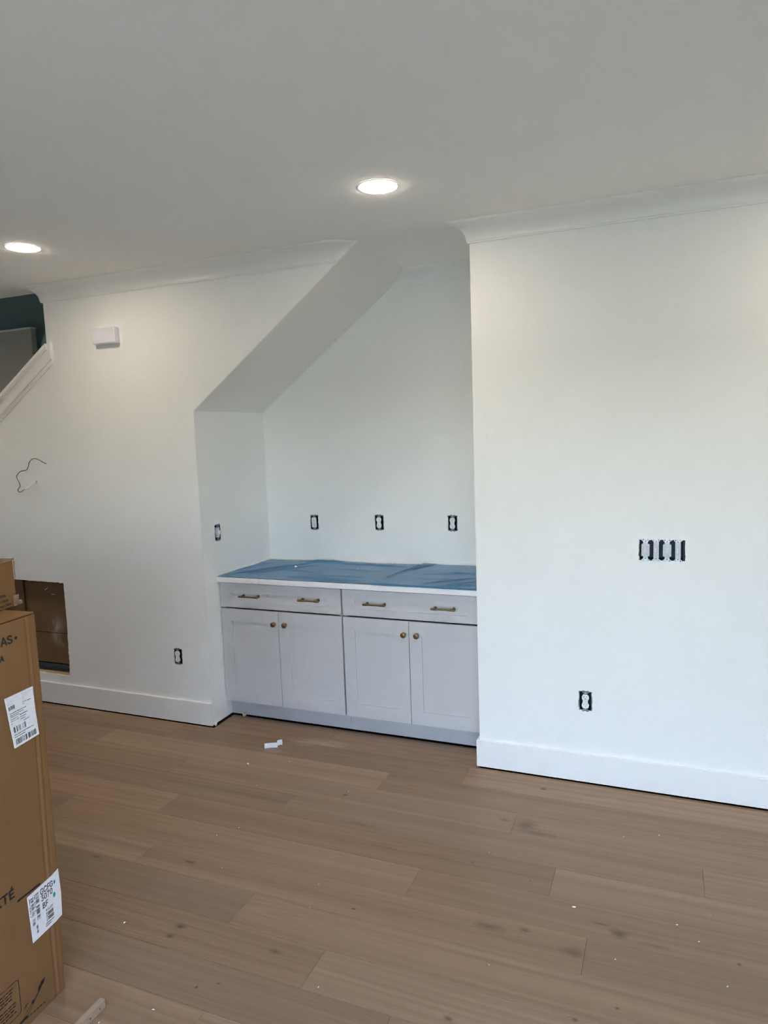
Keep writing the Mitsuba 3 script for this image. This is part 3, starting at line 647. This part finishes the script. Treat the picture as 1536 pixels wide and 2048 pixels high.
for u0, u1, v, h in ((.03, .12, .022, .010), (.05, .50, .047, .007), (.05, .25, .07, .010), (.05, .30, .095, .010), (.05, .17, .122, .010), (.05, .25, .147, .010), (.54, .64, .022, .010), (.57, .97, .048, .009), (.57, .90, .08, .008),
                     (.57, .78, .108, .008), (.56, .66, .135, .010), (.57, .66, .165, .010), (.56, .72, .205, .012), (.56, .64, .245, .012), (.74, .86, .212, .016), (.05, .33, .272, .008), (.07, .66, .318, .016), (.07, .55, .356, .014), (.07, .40, .388, .014),
                     (.07, .32, .435, .014), (.06, .36, .472, .012), (.40, .68, .415, .018), (.40, .62, .462, .016), (.40, .58, .505, .016), (.05, .11, .52, .014), (.05, .20, .565, .010), (.50, .74, .552, .016), (.08, .83, .752, .015), (.08, .50, .795, .014)):
    words(u0, u1, v, h, ink if h > 0.011 else soft, 0.012)
def bars(u0, u1, v0, v1, n, out):
    for i in range(n):
        if r_.random() < 0.62: out.append(L1box(u0 + (u1 - u0) * i / n, v0, u0 + (u1 - u0) * (i + 0.85) / n, v1))
bars(.05, .28, .185, .258, 26, ink); bars(.10, .58, .60, .715, 46, ink); bars(.07, .90, .845, .955, 70, ink)
for v in (.125, .30, .41, .535, .65, .735): soft.append(L1box(.03, v, .97, v + .002))
for name, ps, mt in (('label_print', ink, 'mat_ink_soft'), ('label_rules', soft, 'mat_device_grey')):
    k = add(name, put(sol(unary_union(ps), 0.0026, 0.0029), F0), mt, False, lab1); labels[k] = {'kind': 'stuff'}
# product label, wrapped on the box corner
c2 = [(0.1165, 0.3925), (0.0185, 0.4), (-0.0105, 0.4065), (-0.0145, 0.325), (-0.0105, 0.248), (0.0150, 0.243), (0.1105, 0.2385)]
lab2 = add('product_label', put(sheet_face(c2, 0.0024), F0), 'mat_paper', False, carton)
labels[lab2] = {'label': 'white product label with bold letters and two coloured dots'}
def lt(txt, h, s_left, zz, sx=0.8):
    m = meshkit.text_mesh(txt, h, 0.0003, True); m.apply_scale([sx, 1, 1]); m.apply_translation([-m.bounds[0][0], 0, 0]); return put(m, fT(s_left, zz, 0.0024))
add('lettering', cat(lt('GCFG', 0.0185, 0.0665, 0.3660, 0.74), lt('3070', 0.0180, 0.0650, 0.3440, 0.74), lt('BF', 0.0180, 0.0620, 0.3180, 0.80)), 'mat_ink', False, lab2)
bc = []
r_ = random.Random(21)
def hb_(s0, s1, z0, z1, n):
    for i in range(n):
        if r_.random() < 0.68: bc.append(fpoly([(s0, z0 + (z1 - z0) * i / n), (s1, z0 + (z1 - z0) * i / n), (s1, z0 + (z1 - z0) * (i + .8) / n), (s0, z0 + (z1 - z0) * (i + .8) / n)]))
hb_(0.086, 0.073, 0.298, 0.383, 34); hb_(0.104, 0.094, 0.290, 0.380, 36); hb_(0.045, 0.022, 0.270, 0.309, 16)
hb_(0.1105, 0.1065, 0.318, 0.381, 22); hb_(0.0915, 0.0875, 0.329, 0.383, 20); hb_(0.051, 0.047, 0.268, 0.309, 18); hb_(0.092, 0.085, 0.258, 0.283, 8)
bc += [fpoly([(0.056, 0.262), (0.022, 0.2635)], 0.003), fpoly([(0.056, 0.255), (0.034, 0.256)], 0.003)]
k = add('barcode', put(sol(unary_union(bc), 0.0024, 0.0027), F0), 'mat_ink_soft', False, lab2); labels[k] = {'kind': 'stuff'}
add('blue_dot', put(sol(affinity.scale(Point(0, 0).buffer(0.0052, 14), 0.75, 1.25), 0, .0003), fT(0.0085, 0.3735, 0.0024)), 'mat_blue_dot', False, lab2)
add('green_dot', put(sol(affinity.scale(Point(0, 0).buffer(0.0068, 14), 0.8, 1.2), 0, .0003), fT(0.0135, 0.3335, 0.0024)), 'mat_green_dot', False, lab2)

# ---------------------------------------------------------------- small carton on top
small = thing('carton', 'smaller brown taped cardboard carton lying on top of the tall carton', 'cardboard box')
a_ = math.radians(-75.5); D2 = np.array([math.cos(a_), math.sin(a_), 0]); N2 = np.array([-D2[1], D2[0], 0]); E2 = np.array([0.638, -1.816, BH + 0.0072])
h2, l2, w2 = 0.1525, 0.42, 0.36
def sc_body():
    m = cbx(0, l2, 0, w2, 0.0, h2, 0.004)
    v, f = trimesh.remesh.subdivide_to_size(m.vertices, m.faces, 0.03); m = trimesh.Trimesh(v, f)
    p = m.vertices; q = p + 0.0018 * (np.stack([meshkit.fbm(p * 14 + i * 9, 2, i) for i in range(3)], 1) - .5); q[:, 2] = np.where(p[:, 2] < 0.005, p[:, 2], q[:, 2]); m.vertices = q
    return put(m, frame(E2, D2, -N2, ZV))
add('body', sc_body(), 'mat_card', 40, small)
def f2(s, zz, off=0.0): return frame(E2 + D2 * s + ZV * zz + N2 * off, -D2, ZV, N2)
for txt, sr, zz in (('Made in China', 0.052, 0.0405), ('Hecho en China', 0.042, 0.0235), ('Fabriqué en Chine', 0.029, 0.0085)):
    m = meshkit.text_mesh(txt, 0.0090, 0.0004); m.apply_translation([-m.bounds[1][0], 0, 0]); add('lettering', put(m, f2(sr, zz, 0.0012)), 'mat_ink', False, small)
def tape(s0, s1, z0, z1, off, seed):
    nx, nz = 14, 14; u, v = np.meshgrid(np.linspace(s0, s1, nx), np.linspace(z0, z1, nz), indexing='ij')
    d = off + 0.004 * (meshkit.fbm(np.stack([u * 60, v * 60, u * 0], -1), 3, seed) - .4)
    P = E2 + u[..., None] * D2 + v[..., None] * ZV + d[..., None] * N2; idx = np.arange(nx * nz).reshape(nx, nz)
    q = np.stack([idx[:-1, :-1], idx[1:, :-1], idx[1:, 1:], idx[:-1, 1:]], -1).reshape(-1, 4)
    return trimesh.Trimesh(P.reshape(-1, 3), np.vstack([q[:, [0, 1, 2]], q[:, [0, 2, 3]]]), process=False)
add('tape', tape(-0.002, 0.10, h2 - 0.006, h2 + 0.001, 0.0018, 2), 'mat_tape', False, small)
add('tape', tape(-0.002, 0.004, 0.085, h2 - 0.008, 0.0018, 4), 'mat_tape', False, small)
add('tape', tape(-0.007, 0.020, 0.0005, 0.035, 0.0024, 5), 'mat_tape', False, small)
add('tape_tail', cbx(-0.012, 0.004, -0.012, 0.004, 0.002, 0.016, 0.003).apply_transform(frame(E2, D2, -N2, ZV)), 'mat_tape', 30, small)

# ---------------------------------------------------------------- small things on the floor
st = thing('wood_strip', 'thin pale wood strip lying on the floor beside the tall carton', 'wood strip')
stm = cbx(0.938, 0.957, -2.45, -1.900, 0.0005, 0.030, 0.0012); add('board', stm, 'mat_strip', False, st)
for y in (-1.923, -1.962): add('nail_hole', put(sol(Point(0, 0).buffer(0.0028, 8), 0, 0.0003), frame((0.957, y, 0.014), (0, 1, 0), (0, 0, 1), (1, 0, 0))), 'mat_brass_dark', False, st)
pth = LineString([(0.463, -0.163), (0.491, -0.143), (0.527, -0.128), (0.5285, -0.119), (0.543, -0.106), (0.547, -0.112)])
bk = thing('plastic_clip', 'white bent plastic clip lying on the floor in front of the cabinets', 'plastic clip')
add('strip', sol(LineString(list(pth.coords)[:3]).buffer(0.0022, cap_style=2), 0.0005, 0.028), 'mat_device', False, bk)
add('hook', sol(LineString(list(pth.coords)[2:]).buffer(0.0022, cap_style=2), 0.010, 0.039), 'mat_device', False, bk)
pg = add('wood_dowel', cyl((0.090, 0.190, 0.0125), (0.096, 0.204, 0.0135), 0.0115, 20), 'mat_pine', 30); tag(pg, 'small round wood dowel end leaning on the toe kick below the left cabinet', 'dowel')
cz = add('caulk_lump', put(trimesh.creation.icosphere(2, 0.009), np.diag([0.7, 1.2, 1.4, 1.0]) + np.array([[0, 0, 0, 0.004], [0, 0, 0, 0.016], [0, 0, 0, 0.013], [0, 0, 0, 0]])), 'mat_crumb', True); tag(cz, 'white lump of plaster on the floor at the left alcove corner', 'debris')
CR = [(0.477, -0.356, 6), (0.679, -0.26, 3.4), (0.65, -0.544, 3), (1.122, -0.451, 2.6), (0.785, -0.904, 2.4), (0.724, -0.987, 2.4), (0.886, -1.18, 2.0), (1.313, -1.144, 2.2), (0.736, -1.576, 4), (1.106, -1.857, 3.0), (1.344, -1.275, 2.0),
      (2.41, -0.429, 2.4), (2.551, -0.37, 3.2), (1.894, -0.723, 1.8), (2.266, -0.953, 5), (2.615, -0.928, 2.6), (2.683, -0.992, 3.0), (2.425, -1.168, 2.4), (2.039, -1.33, 2.0), (2.758, -1.171, 3.4), (1.55, -1.604, 2.6), (2.727, -0.838, 1.6), (0.981, -1.953, 3)]
CRL = {0: 'small white sliver on the floor in front of the white plastic clip', 1: 'white crumb on the floor just right of the white plastic clip, below the left cabinet', 8: 'white fleck on the floor near the lower right side of the tall carton',
       9: 'white fleck on the floor right of the thin wood strip', 12: 'white crumb on the floor nearest the right baseboard', 14: 'largest white flake on the floor in front of the right wall'}
for i, (x, y, r) in enumerate(CR):
    m = trimesh.creation.icosphere(1, r * 0.001); m.vertices *= [nrng.uniform(.8, 1.7), nrng.uniform(.5, 1.0), .45]; m.vertices += 0.0004 * (nrng.random(m.vertices.shape) - .5)
    m.apply_transform(trimesh.transformations.rotation_matrix(nrng.uniform(0, 3), [0, 0, 1])); m.apply_translation([x, y, -m.bounds[0][2] + 0.0001])
    tag(add('drywall_crumb', m, 'mat_crumb', False), CRL.get(i, 'tiny white drywall crumb lying loose on the brown plank floor'), 'debris', 'white crumbs on the floor')
